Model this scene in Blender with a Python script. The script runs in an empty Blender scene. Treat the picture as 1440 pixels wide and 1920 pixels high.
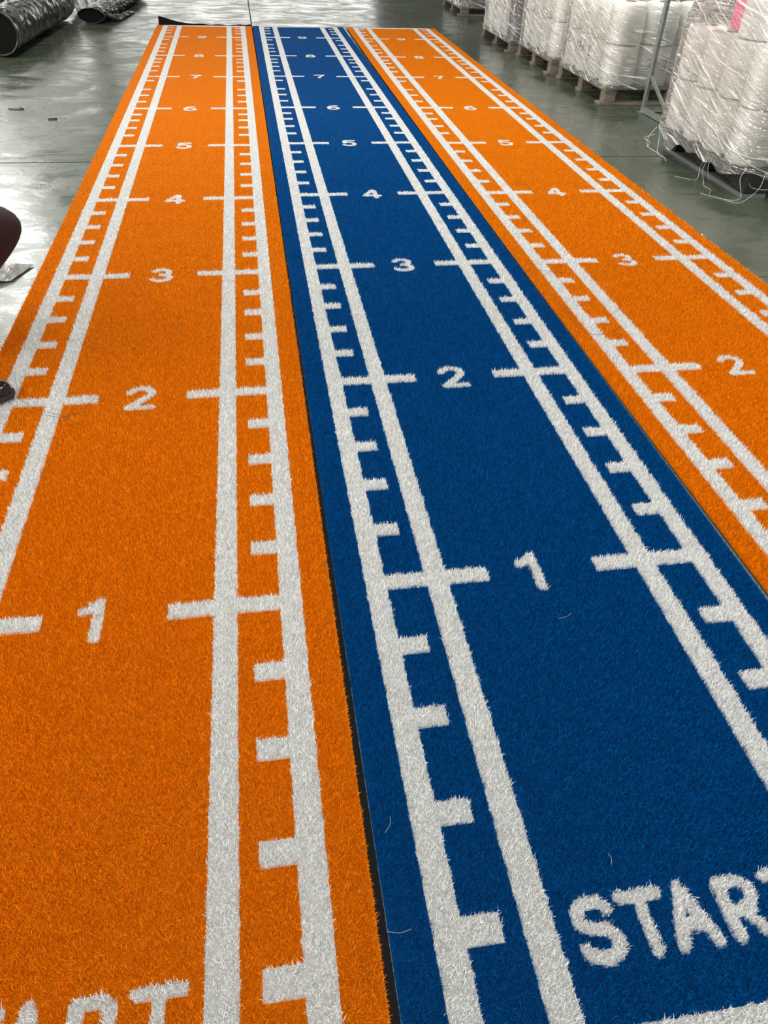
import bpy, bmesh, math, random
import numpy as np
from mathutils import Vector, noise, Matrix
random.seed(7)
rng = np.random.default_rng(11)
S = bpy.context.scene
C = S.collection
R = math.radians

# ---------------------------------------------------------------- camera, world, lights, exposure
cam_d = bpy.data.cameras.new('camera')
cam = bpy.data.objects.new('camera', cam_d); C.objects.link(cam); S.camera = cam
cam.location = (0.8954, -0.0792, 1.2686)
cam.rotation_euler = (0.87521, -0.03142, -0.15457)
cam_d.sensor_fit = 'VERTICAL'; cam_d.sensor_height = 36.0; cam_d.sensor_width = 27.0
cam_d.lens = 1415.0 / 1920.0 * 36.0
cam_d.clip_start = 0.02; cam_d.clip_end = 200

w = bpy.data.worlds.new('overcast_sky'); S.world = w; w.use_nodes = True
bg = w.node_tree.nodes['Background']; bg.inputs[0].default_value = (1.0, 0.985, 0.94, 1); bg.inputs[1].default_value = 2.35

def area(name, loc, rot, sx, sy, power, col=(1, 1, 1)):
    d = bpy.data.lights.new(name, 'AREA'); d.shape = 'RECTANGLE'; d.size = sx; d.size_y = sy
    d.energy = power; d.color = col
    o = bpy.data.objects.new(name, d); C.objects.link(o); o.location = loc; o.rotation_euler = rot
    return o
# daylight through the wide door opening at the far end
for nm_, loc_, sx_, sz_ in (('door_portal', (1.0, 34.1, 2.42), 9.9, 4.85), ('window_portal', (-7.0, 34.1, 4.35), 4.6, 4.1)):
    area(nm_, loc_, (R(-90), 0, 0), sx_, sz_, 1).data.cycles.is_portal = True
# translucent daylight panels along the left wall
for yy_, pw_ in ((1.5, 800), (6.5, 370), (11.5, 220), (16.5, 150)):
    area('window_daylight', (-11.85, yy_, 3.4), (0, R(-90), 0), 3.6, 4.4, pw_, (1.0, 0.99, 0.96))
# roof lights (translucent strips between the trusses)
ROOF = [(-5.6, -2.0), (-5.6, 6.0), (-5.6, 13.5), (-5.6, 21.0), (1.2, -2.4), (1.2, 4.2), (1.2, 13.5), (1.2, 21.0), (8.0, -2.0), (8.0, 6.0), (8.0, 13.5)]
for (rx_, ry_) in ROOF:
    area('roof_daylight', (rx_, ry_, 6.9), (0, 0, 0), 1.2, 4.6, 520 if ry_ < 5 else (900 if rx_ < -5 and ry_ > 20 else (420 if rx_ < -5 and ry_ > 10 else (125 if ry_ < 10 else 80))), (1.0, 0.985, 0.955))

S.view_settings.view_transform = 'Standard'
S.view_settings.look = 'None'
S.view_settings.gamma = 1.0
S.view_settings.use_curve_mapping = False
S.view_settings.exposure = 0.0

# ---------------------------------------------------------------- material helpers
def mat(name, base=(.5, .5, .5), rough=.5, metal=0.0, spec=.5):
    m = bpy.data.materials.new(name); m.use_nodes = True
    b = m.node_tree.nodes['Principled BSDF']
    b.inputs['Base Color'].default_value = (*base, 1); b.inputs['Roughness'].default_value = rough
    b.inputs['Metallic'].default_value = metal; b.inputs['Specular IOR Level'].default_value = spec
    return m
def N(m, t, **kw):
    n = m.node_tree.nodes.new(t)
    for k, v in kw.items():
        if k in n.inputs: n.inputs[k].default_value = v
        else: setattr(n, k, v)
    return n
def L(m, a, b): m.node_tree.links.new(a, b)
def P(m): return m.node_tree.nodes['Principled BSDF']
def ramp(m, stops):
    n = m.node_tree.nodes.new('ShaderNodeValToRGB'); e = n.color_ramp.elements
    while len(e) < len(stops): e.new(.5)
    for i, (p, c) in enumerate(stops):
        e[i].position = p; e[i].color = (*c, 1) if len(c) == 3 else c
    return n
def coords(m, scale=(1, 1, 1), rot=(0, 0, 0), obj=True):
    tc = N(m, 'ShaderNodeTexCoord'); mp = N(m, 'ShaderNodeMapping')
    mp.inputs['Scale'].default_value = scale; mp.inputs['Rotation'].default_value = rot
    L(m, tc.outputs['Object'] if obj else tc.outputs['Generated'], mp.inputs[0]); return mp.outputs[0]
def noise_n(m, vec, scale, detail=4, rough=.5, dist=0.0):
    n = N(m, 'ShaderNodeTexNoise'); n.inputs['Scale'].default_value = scale; n.inputs['Detail'].default_value = detail
    n.inputs['Roughness'].default_value = rough; n.inputs['Distortion'].default_value = dist
    L(m, vec, n.inputs['Vector']); return n.outputs[0]
def bump(m, h, strength=.3, dist=.01, chain=None):
    b = N(m, 'ShaderNodeBump'); b.inputs['Strength'].default_value = strength; b.inputs['Distance'].default_value = dist
    L(m, h, b.inputs['Height'])
    if chain: L(m, chain, b.inputs['Normal'])
    return b.outputs[0]

def fibre(name, dark, light, rough=.55):
    m = mat(name, light, .7, 0, .03)
    a = N(m, 'ShaderNodeAttribute', attribute_name='tint')
    r = ramp(m, [(0, tuple(q * .28 for q in dark)), (.2, dark), (1, light)])  # darkest stop only for plates: thatch between blades, with its shade painted in
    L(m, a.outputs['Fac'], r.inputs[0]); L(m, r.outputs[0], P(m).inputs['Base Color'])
    return m
M_ORANGE = fibre('orange_turf_fibre', (.60, .145, .001), (.92, .290, .003))
M_BLUE = fibre('blue_turf_fibre', (.000, .048, .180), (.000, .105, .340))
M_WHITE = fibre('white_turf_fibre', (.60, .60, .585), (.96, .96, .945))
M_BACK = mat('black_latex_backing', (.004, .004, .004), .9, 0, .1)

# floor: worn green painted concrete, power-floated and glossy
M_FLOOR = mat('worn_green_floor_paint', (.11, .14, .115), .25)
def _floor():
    m = M_FLOOR
    v = coords(m); vs = coords(m, (1.0, 1.35, 1)); vr = coords(m, (1.1, 1.9, 1), (0, 0, .35))
    n1 = noise_n(m, v, .55, 5, .6)
    n2 = noise_n(m, vs, 3.0, 6, .65, .8)
    n3 = noise_n(m, vr, 9.0, 5, .7, 1.5)
    base = ramp(m, [(.32, (.026, .037, .024)), (.50, (.045, .056, .037)), (.70, (.098, .098, .070))])
    mx = N(m, 'ShaderNodeMix', data_type='FLOAT'); mx.inputs[0].default_value = .5
    L(m, n1, mx.inputs[2]); L(m, n2, mx.inputs[3]); L(m, mx.outputs[0], base.inputs[0])
    # black scuffs and chips
    sc = ramp(m, [(.31, (0, 0, 0)), (.36, (1, 1, 1))]); L(m, n3, sc.inputs[0])
    mc = N(m, 'ShaderNodeMix', data_type='RGBA'); mc.inputs[6].default_value = (.035, .038, .033, 1)
    L(m, sc.outputs[0], mc.inputs[0]); L(m, base.outputs[0], mc.inputs[7]); L(m, mc.outputs[2], P(m).inputs['Base Color'])
    rr = ramp(m, [(.35, (.14,) * 3), (.62, (.34,) * 3)]); L(m, n2, rr.inputs[0]); L(m, rr.outputs[0], P(m).inputs['Roughness'])
    wv = noise_n(m, vs, 2.2, 3, .5, .4)
    b1 = bump(m, wv, .26, .02); b2 = bump(m, n2, .20, .006, b1); b3 = bump(m, n3, .25, .003, b2)
    L(m, b3, P(m).inputs['Normal'])
_floor()
M_JOINT = mat('dark_joint_filler', (.018, .018, .016), .8)
M_WALL = mat('painted_block_wall', (.42, .43, .41), .8)
M_ROOF = mat('grey_roof_sheet', (.30, .31, .31), .6)
M_STEEL = mat('grey_green_painted_steel', (.22, .26, .23), .38, .55)
def _steel():
    m = M_STEEL; n = noise_n(m, coords(m), 30, 5, .6)
    r = ramp(m, [(.3, (.16, .20, .17)), (.7, (.34, .37, .34))]); L(m, n, r.inputs[0]); L(m, r.outputs[0], P(m).inputs['Base Color'])
_steel()

def plastic_wrap(name, c0, c1, rough, scale):
    m = mat(name, c0, rough)
    v = coords(m, (1, .35, 1)); n = noise_n(m, v, scale, 6, .6, 1.5)
    r = ramp(m, [(.3, c0), (.75, c1)]); L(m, n, r.inputs[0]); L(m, r.outputs[0], P(m).inputs['Base Color'])
    b1 = bump(m, noise_n(m, v, scale * .8, 3, .5, 2.0), .7, .02); b2 = bump(m, noise_n(m, coords(m), scale * 4, 3, .5, 1.0), .3, .004, b1)
    L(m, b2, P(m).inputs['Normal']); return m
M_BLACKFILM = plastic_wrap('black_plastic_film', (.010, .009, .008), (.048, .042, .036), .25, 7)
M_SILVER = plastic_wrap('crumpled_silver_grey_film', (.10, .10, .09), (.33, .32, .29), .2, 12)
M_DARK = mat('rolled_turf_end', (.007, .007, .006), .95, 0, .08)

def yarn(name, c0, c1):
    m = mat(name, c1, .62)
    v = coords(m); wv = N(m, 'ShaderNodeTexWave', wave_type='BANDS', bands_direction='Z')
    wv.inputs['Scale'].default_value = 34; wv.inputs['Distortion'].default_value = 5; wv.inputs['Detail'].default_value = 3; wv.inputs['Detail Scale'].default_value = 2
    L(m, v, wv.inputs['Vector'])
    r = ramp(m, [(0, c0), (1, c1)]); L(m, wv.outputs[0], r.inputs[0]); L(m, r.outputs[0], P(m).inputs['Base Color'])
    L(m, bump(m, wv.outputs[0], .5, .004), P(m).inputs['Normal']); return m
M_YARN = yarn('off_white_yarn', (.74, .72, .67), (.93, .92, .88))
M_PINK = yarn('pink_yarn', (.62, .06, .16), (.80, .14, .27))
M_PURPLE = yarn('dark_violet_yarn', (.030, .022, .040), (.075, .060, .085))
M_CARD = mat('brown_card_tube', (.25, .16, .09), .8)
M_INK = mat('grey_marker_ink', (.10, .10, .09), .6)

def film():
    m = bpy.data.materials.new('clear_stretch_film'); m.use_nodes = True
    nt = m.node_tree; nt.nodes.clear()
    out = N(m, 'ShaderNodeOutputMaterial'); tr = N(m, 'ShaderNodeBsdfTransparent'); gl = N(m, 'ShaderNodeBsdfGlossy'); df = N(m, 'ShaderNodeBsdfDiffuse')
    gl.inputs['Roughness'].default_value = .12; df.inputs['Color'].default_value = (.85, .84, .80, 1)
    gl.inputs['Color'].default_value = (.95, .94, .90, 1)
    def slanted(rx, ry, sc):
        a = coords(m, (1, 1, 1), (rx, ry, 0)); mp = N(m, 'ShaderNodeMapping'); mp.inputs['Scale'].default_value = sc
        L(m, a, mp.inputs[0]); return mp.outputs[0]
    v2 = slanted(-.40, -.34, (.30, .30, 8.0)); v3 = slanted(-.14, -.12, (.45, .45, 8.0))
    s = noise_n(m, v2, 6, 3, .5, .25)
    s3 = noise_n(m, v3, 5, 3, .5, .3); smx = N(m, 'ShaderNodeMath', operation='MAXIMUM'); L(m, s, smx.inputs[0]); L(m, s3, smx.inputs[1]); s = smx.outputs[0]
    st = ramp(m, [(.60, (0, 0, 0)), (.70, (1, 1, 1))]); L(m, s, st.inputs[0])
    b = bump(m, s, .9, .035); L(m, b, gl.inputs['Normal'])
    fr = N(m, 'ShaderNodeFresnel'); fr.inputs['IOR'].default_value = 1.5; L(m, b, fr.inputs['Normal'])
    m1 = N(m, 'ShaderNodeMath', operation='MULTIPLY_ADD'); m1.inputs[1].default_value = 1.1; m1.inputs[2].default_value = .08; L(m, fr.outputs[0], m1.inputs[0]); m1.use_clamp = True
    mixa = N(m, 'ShaderNodeMixShader'); L(m, m1.outputs[0], mixa.inputs[0]); L(m, tr.outputs[0], mixa.inputs[1]); L(m, gl.outputs[0], mixa.inputs[2])
    m2 = N(m, 'ShaderNodeMath', operation='MULTIPLY_ADD'); m2.inputs[1].default_value = .60; m2.inputs[2].default_value = .07; L(m, st.outputs[0], m2.inputs[0])
    mixb = N(m, 'ShaderNodeMixShader'); L(m, m2.outputs[0], mixb.inputs[0]); L(m, mixa.outputs[0], mixb.inputs[1]); L(m, df.outputs[0], mixb.inputs[2])
    L(m, mixb.outputs[0], out.inputs[0]); return m
M_FILM = film()
def wood(name, c0, c1):
    m = mat(name, c1, .75); v = coords(m, (2, 16, 16)); n = noise_n(m, v, 4, 5, .6, .6)
    r = ramp(m, [(.3, c0), (.7, c1)]); L(m, n, r.inputs[0]); L(m, r.outputs[0], P(m).inputs['Base Color']); L(m, bump(m, n, .3, .003), P(m).inputs['Normal']); return m
M_WOOD = wood('weathered_pallet_wood', (.08, .066, .046), (.20, .17, .125))
M_WOODD = wood('dark_pallet_wood', (.07, .055, .04), (.15, .12, .09))
M_BPLAST = mat('black_pallet_plastic', (.016, .018, .017), .6, 0, .25)
M_GPLAST = mat('grey_pallet_skid_plastic', (.11, .115, .115), .5)
M_STRAND = mat('loose_clear_plastic_strand', (.55, .58, .52), .3)
M_HAIR = mat('black_thread', (.012, .009, .008), .5)
M_TROUSER = mat('dark_maroon_cloth', (.022, .008, .008), .85)
M_SHIRT = mat('charcoal_cloth', (.03, .03, .035), .85)
M_SKIN = mat('skin', (.50, .29, .20), .5)
M_SHOE = mat('black_polished_leather', (.010, .010, .010), .18)
M_SOLE = mat('black_rubber_sole', (.02, .02, .02), .7)
M_HEADHAIR = mat('black_hair', (.010, .008, .007), .45)
M_EYE = mat('eye_white', (.8, .8, .78), .2); M_IRIS = mat('dark_iris', (.02, .01, .008), .2)
M_LIP = mat('lips', (.42, .15, .12), .5)

# ---------------------------------------------------------------- object helpers
def tag(o, label=None, cat=None, group=None, kind=None):
    if label: o['label'] = label
    if cat: o['category'] = cat
    if group: o['group'] = group
    if kind: o['kind'] = kind
    return o
def empty(name, loc=(0, 0, 0), rz=0.0):
    o = bpy.data.objects.new(name, None); C.objects.link(o); o.location = loc; o.rotation_euler = (0, 0, rz)
    o.empty_display_size = .1; return o
def link(name, me, parent=None, loc=None):
    o = bpy.data.objects.new(name, me); C.objects.link(o)
    if parent: o.parent = parent
    if loc: o.location = loc
    return o
def from_bm(name, bm, m, parent=None, smooth=False, loc=None):
    me = bpy.data.meshes.new(name); bm.normal_update(); bm.to_mesh(me); bm.free()
    if m: me.materials.append(m)
    if smooth: me.shade_smooth()
    return link(name, me, parent, loc)
def box_into(bm, x0, x1, y0, y1, z0, z1, bev=0.0):
    r = bmesh.ops.create_cube(bm, size=1.0)
    bmesh.ops.scale(bm, vec=(x1 - x0, y1 - y0, z1 - z0), verts=r['verts'])
    bmesh.ops.translate(bm, vec=((x0 + x1) / 2, (y0 + y1) / 2, (z0 + z1) / 2), verts=r['verts'])
    if bev:
        es = list({e for v in r['verts'] for e in v.link_edges})
        bmesh.ops.bevel(bm, geom=es, offset=bev, segments=1, affect='EDGES')
def box(name, x0, x1, y0, y1, z0, z1, m, parent=None, bev=0.0):
    bm = bmesh.new(); box_into(bm, x0, x1, y0, y1, z0, z1, bev); return from_bm(name, bm, m, parent)
def tube(bm, pts, rad, n=6, cap=True):
    pts = [Vector(p) for p in pts]; rings = []
    for i, p in enumerate(pts):
        t = (pts[min(i + 1, len(pts) - 1)] - pts[max(i - 1, 0)]).normalized()
        a = Vector((0, 0, 1)) if abs(t.z) < .9 else Vector((1, 0, 0))
        u = t.cross(a).normalized(); v = t.cross(u)
        r = rad[i] if isinstance(rad, (list, tuple)) else rad
        rings.append([bm.verts.new(p + (u * math.cos(2 * math.pi * k / n) + v * math.sin(2 * math.pi * k / n)) * r) for k in range(n)])
    for a, b in zip(rings, rings[1:]):
        for k in range(n): bm.faces.new((a[k], a[(k + 1) % n], b[(k + 1) % n], b[k]))
    if cap: bm.faces.new(rings[0][::-1]); bm.faces.new(rings[-1])
def spline(pts, n=8):
    out = []; P_ = [Vector(p) for p in pts]; P_ = [P_[0] * 2 - P_[1]] + P_ + [P_[-1] * 2 - P_[-2]]
    for i in range(1, len(P_) - 2):
        a, b, c, d = P_[i - 1:i + 3]
        for k in range(n):
            t = k / n
            out.append(.5 * ((2 * b) + (c - a) * t + (2 * a - 5 * b + 4 * c - d) * t * t + (-a + 3 * b - 3 * c + d) * t ** 3))
    out.append(P_[-2]); return out

# ---------------------------------------------------------------- the setting
X0, X1, Y0, Y1, ZC = -12.0, 14.0, -6.0, 34.0, 7.0
floor = box('floor', X0, X1, Y0, Y1, -.20, -.012, M_JOINT); tag(floor, kind='structure')
xs = [X0, -6.6, -2.8, 1.005, 4.8, 8.6, X1]; ys = [Y0, -2.9, .88, 4.665, 8.45, 12.23, 16.0, 19.8, 23.6, 27.4, Y1]
for i in range(len(xs) - 1):
    for j in range(len(ys) - 1):
        g = .006
        box('floor_slab', xs[i] + g, xs[i + 1] - g, ys[j] + g, ys[j + 1] - g, -.0118, 0.0, M_FLOOR, floor, .0025)
for n_, a in (('wall_left', (X0 - .2, X0, Y0, Y1, 0, ZC)), ('wall_right', (X1, X1 + .2, Y0, Y1, 0, ZC)), ('wall_back', (X0, X1, Y0 - .2, Y0, 0, ZC))):
    tag(box(n_, *a, M_WALL), kind='structure')
bm = bmesh.new()
for a in ((X0, -9.3, Y1, Y1 + .2, 0, ZC), (-4.7, -4.1, Y1, Y1 + .2, 0, ZC), (-9.3, -4.7, Y1, Y1 + .2, 0, 2.3), (-9.3, -4.7, Y1, Y1 + .2, 6.4, ZC), (6.1, X1, Y1, Y1 + .2, 0, ZC), (-4.1, 6.1, Y1, Y1 + .2, 5.0, ZC)): box_into(bm, *a)
wf = from_bm('wall_front', bm, M_WALL); tag(wf, kind='structure')
bm = bmesh.new()
for a in ((-4.1, -3.95, Y1 - .02, Y1 + .22, 0, 5.0), (5.95, 6.1, Y1 - .02, Y1 + .22, 0, 5.0), (-3.95, 5.95, Y1 - .02, Y1 + .22, 4.85, 5.0)): box_into(bm, *a)
d1 = from_bm('door_1', bm, M_STEEL); tag(d1, kind='structure')
bm = bmesh.new()
for i in range(6): box_into(bm, -9.3 + i * .905, -9.3 + i * .905 + .07, Y1 + .02, Y1 + .12, 2.3, 6.4)
for z in (2.3, 3.65, 5.0, 6.34): box_into(bm, -9.3, -4.7, Y1 + .03, Y1 + .11, z, z + .06)
tag(from_bm('window_1', bm, M_STEEL), kind='structure')
for i_, yy_ in enumerate((1.5, 6.5, 11.5, 16.5)):
    bm = bmesh.new()
    for a in ((yy_ - 2.28, yy_ - 2.2, 1.55, 5.25), (yy_ + 2.2, yy_ + 2.28, 1.55, 5.25)): box_into(bm, X0, X0 + .17, *a)
    for a in ((yy_ - 2.2, yy_ + 2.2, 1.55, 1.6), (yy_ - 2.2, yy_ + 2.2, 5.2, 5.25)): box_into(bm, X0, X0 + .17, *a)
    tag(from_bm(f'window_{i_ + 2}', bm, M_STEEL), kind='structure')
ceil = box('ceiling', X0, X1, Y0, Y1, ZC, ZC + .15, M_ROOF); tag(ceil, kind='structure')
for y in range(-3, 34, 6):
    bm = bmesh.new()
    box_into(bm, X0, X1, y - .08, y + .08, ZC - .12, ZC); box_into(bm, X0, X1, y - .08, y + .08, ZC - .75, ZC - .63)
    k = X0
    while k < X1 - 1:
        tube(bm, [(k, y, ZC - .7), (k + .7, y, ZC - .05)], .03, 4); tube(bm, [(k + .7, y, ZC - .05), (k + 1.4, y, ZC - .7)], .03, 4); k += 1.4
    from_bm('roof_truss', bm, M_STEEL, ceil)
for (rx_, ry_) in ROOF:
    bm = bmesh.new()
    for a in ((rx_ - .66, rx_ - .6, ry_ - 2.36, ry_ + 2.36), (rx_ + .6, rx_ + .66, ry_ - 2.36, ry_ + 2.36), (rx_ - .6, rx_ + .6, ry_ - 2.36, ry_ - 2.3), (rx_ - .6, rx_ + .6, ry_ + 2.3, ry_ + 2.36)):
        box_into(bm, *a, ZC - .11, ZC)
    from_bm('skylight_frame', bm, M_STEEL, ceil)

# ---------------------------------------------------------------- the three turf runners
LANES = [  # x of left edge, y shift, lean, bow, width
    (0.0, 0.0, 0.0, -.0082, 1.0080),
    (1.00854, .0309, -.00034, .0016, 1.003),
    (2.01142, .0138, .00157, .0270, 1.008)]
H = .0145
METRE = [1.123, 2.056, 3.017, 3.969, 4.959, 5.912, 7.020, 7.963, 9.003]
TICK = [.160, .346, .544, .745, .929, 1.310, 1.498, 1.681, 1.866, 2.249, 2.434, 2.631, 2.811, 3.207, 3.398, 3.588, 3.779, 4.167, 4.365, 4.563, 4.761,
        5.195, 5.379, 5.574, 5.736, 6.118, 6.326, 6.528, 6.850, 7.249, 7.440, 7.628, 7.785, 8.166, 8.352, 8.559, 8.841, 9.242, 9.419, 9.602]
YA, YB = .06, 9.775
def to_world(k, x, y):
    x0, y0, th, c, wd = LANES[k]
    gap_l = (.004, .0045, .003)[k]; gap_r = (.0010, .003, .0)[k]
    xx = gap_l + x * (wd - gap_l - gap_r)
    return x0 + xx + th * (y - 5) + c * ((y - 5) / 5) ** 2, y0 + y - th * x

def arc(cx, cy, rx, ry, a0, a1, n=12):
    return [(cx + rx * math.cos(R(a0 + (a1 - a0) * i / n)), cy + ry * math.sin(R(a0 + (a1 - a0) * i / n))) for i in range(n + 1)]
G = {  # glyph strokes, x in [-.5,.5], y in [-.5,.5]
    '1': [[(-.36, .24), (-.20, .28), (.06, .46), (.06, -.46)]],
    '2': [arc(0, .20, .40, .26, 165, -20, 10) + [(.25, .02), (-.12, -.25), (-.40, -.44), (.44, -.44)]],
    '3': [arc(-.02, .23, .36, .22, 155, -90, 12) + arc(-.02, -.22, .42, .23, 90, -155, 12)],
    '4': [[(.22, -.46), (.22, .44), (.10, .44), (-.44, -.20), (.48, -.20)]],
    '5': [[(.38, .44), (-.26, .44), (-.34, .06)] + arc(-.02, -.14, .42, .30, 140, -155, 12)],
    '6': [[(.30, .42)] + arc(.10, -.10, .48, .52, 118, 180, 6) + arc(0, -.18, .40, .27, 180, 540, 18)],
    '7': [[(-.40, .44), (.42, .44), (.06, -.06), (-.10, -.46)]],
    '8': [arc(0, .23, .32, .21, 0, 360, 16), arc(0, -.22, .40, .24, 0, 360, 16)],
    '9': [arc(0, .18, .40, .27, 0, 360, 18), arc(-.10, .10, .48, .54, 0, -62, 6) + [(-.30, -.42)]],
    'S': [arc(0, .23, .36, .22, 20, 270, 14) + arc(0, -.22, .40, .23, 90, -160, 14)],
    'T': [[(-.48, .44), (.48, .44)], [(0, .44), (0, -.46)]],
    'A': [[(-.44, -.46), (0, .46), (.44, -.46)], [(-.24, -.16), (.24, -.16)]],
    'R': [[(-.36, -.46), (-.36, .43), (.10, .43)] + arc(.10, .19, .28, .24, 90, -90, 8) + [(-.36, -.05)], [(.04, -.05), (.42, -.46)]],
}
def seg_dist(px, py, strokes):
    d = np.full(px.shape, 9.0)
    for st in strokes:
        for (ax, ay), (bx, by) in zip(st, st[1:]):
            vx, vy = bx - ax, by - ay; l2 = vx * vx + vy * vy + 1e-12
            t = np.clip(((px - ax) * vx + (py - ay) * vy) / l2, 0, 1)
            d = np.minimum(d, np.hypot(px - ax - t * vx, py - ay - t * vy))
    return d
def glyphs():
    out = []
    for i, my in enumerate(METRE):
        hgt = .118 if i == 0 else .125
        wd = .082 if i == 0 else .086
        out.append((str(i + 1), .492 if i else .480, my - .006, wd, hgt, .0122, 'numeral', f'white numeral {i + 1}'))
    for ch, cx_, wd in (('S', .330, .074), ('T', .414, .066), ('A', .487, .068), ('R', .578, .066), ('T', .671, .066)):
        out.append((ch, cx_, .320, wd, .094, .0108, 'letter', f'white letter {ch}'))
    return out
GL = glyphs()
SO = (.068, .118); SI = (.213, .265); TK = .180; LT = .366; HT = .0235
def regions(x, y):
    """region id of points in a lane's own frame; 0 = coloured ground"""
    rid = np.zeros(x.shape, np.int32); names = [('pile', None)]
    def add(mask, name, label):
        names.append((name, label)); rid[mask & (rid == 0)] = len(names) - 1
    xm = np.minimum(x, 1 - x); right = x > .5
    add((y > .135) & (y < .187) & (xm > SO[0]), 'start_line', 'white line across the runner below the word START')
    add((y > 9.70) & (y < 9.765) & (xm > SO[0]), 'end_line', 'thin white line across the far end of the runner')
    for (a, b), nm in ((SO, 'outer_stripe'), (SI, 'inner_stripe')):
        for s in (False, True):
            add((xm > a) & (xm < b) & (right == s), nm, None)
    for t in TICK[1:]:
        for s in (False, True):
            add((np.abs(y - t) < HT) & (xm > SO[1] - .001) & (xm < TK) & (right == s), 'tick_mark', None)
    for i, t in enumerate(METRE):
        for s in (False, True):
            add((np.abs(y - t) < HT) & (xm > SO[1] - .001) & (xm < LT) & (right == s), 'distance_line', f'long white cross line at mark {i + 1}')
    for ch, gx, gy, gw, gh, hw, nm, lb in GL:
        box_ = (np.abs(x - gx) < gw) & (np.abs(y - gy) < gh)
        ii = np.nonzero(box_)[0]
        st = [[(a * gw, b * gh) for a, b in s] for s in G[ch]]
        m_ = np.zeros(x.shape, bool); m_[ii] = seg_dist(x[ii] - gx, y[ii] - gy, st) < hw
        add(m_, nm, lb)
    return rid, names
def rect_list(name_idx_names):
    """backing plates of the straight white regions, per region"""
    out = {}; k = 0
    def nxt():
        nonlocal k; k += 1; return k
    out[nxt()] = [(SO[0], 1 - SO[0], .135, .187)]
    out[nxt()] = [(SO[0], 1 - SO[0], 9.70, 9.765)]
    for (a, b) in (SO, SI):
        out[nxt()] = [(a, b, .187, 9.70), (a, b, YA, .135)]
        out[nxt()] = [(1 - b, 1 - a, .187, 9.70), (1 - b, 1 - a, YA, .135)]
    for t in TICK[1:]:
        out[nxt()] = [(SO[1], TK, t - HT, t + HT)]; out[nxt()] = [(1 - TK, 1 - SO[1], t - HT, t + HT)]
    for t in METRE:
        out[nxt()] = [(SO[1], LT, t - HT, t + HT)]
        out[nxt()] = [(1 - LT, 1 - SO[1], t - HT, t + HT)]
    for ch, gx, gy, gw, gh, hw, nm, lb in GL:
        i_ = nxt(); c = .0065; rs = []
        gxs = np.arange(-gw * .75, gw * .75, c); gys = np.arange(-gh * .65, gh * .65, c)
        XX, YY = np.meshgrid(gxs + c / 2, gys + c / 2); st = [[(a * gw, b * gh) for a, b in s] for s in G[ch]]
        mk = seg_dist(XX.ravel(), YY.ravel(), st).reshape(XX.shape) < hw
        for r_ in range(mk.shape[0]):
            q = 0
            while q < mk.shape[1]:
                if mk[r_, q]:
                    e = q
                    while e < mk.shape[1] and mk[r_, e]: e += 1
                    rs.append((gx + gxs[q], gx + gxs[q] + (e - q) * c, gy + gys[r_], gy + gys[r_] + c)); q = e
                else: q += 1
        out[i_] = rs
    return out
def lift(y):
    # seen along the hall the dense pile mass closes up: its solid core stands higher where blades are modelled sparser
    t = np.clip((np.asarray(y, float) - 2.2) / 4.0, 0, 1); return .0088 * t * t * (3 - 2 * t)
def plate(k, rects, z, root):
    vs, fs = [], []
    for (a, b, c, d) in rects:
        n = max(1, int((d - c) / .25)); yy = [c + (d - c) * i / n for i in range(n + 1)]
        base = len(vs)
        for y in yy:
            for x in (a, b):
                wx, wy = to_world(k, x, y); vs.append((wx - root[0], wy - root[1], z + float(lift(y))))
        for i in range(n):
            p = base + 2 * i; fs.append((p, p + 1, p + 3, p + 2))
    return vs, fs
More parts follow.
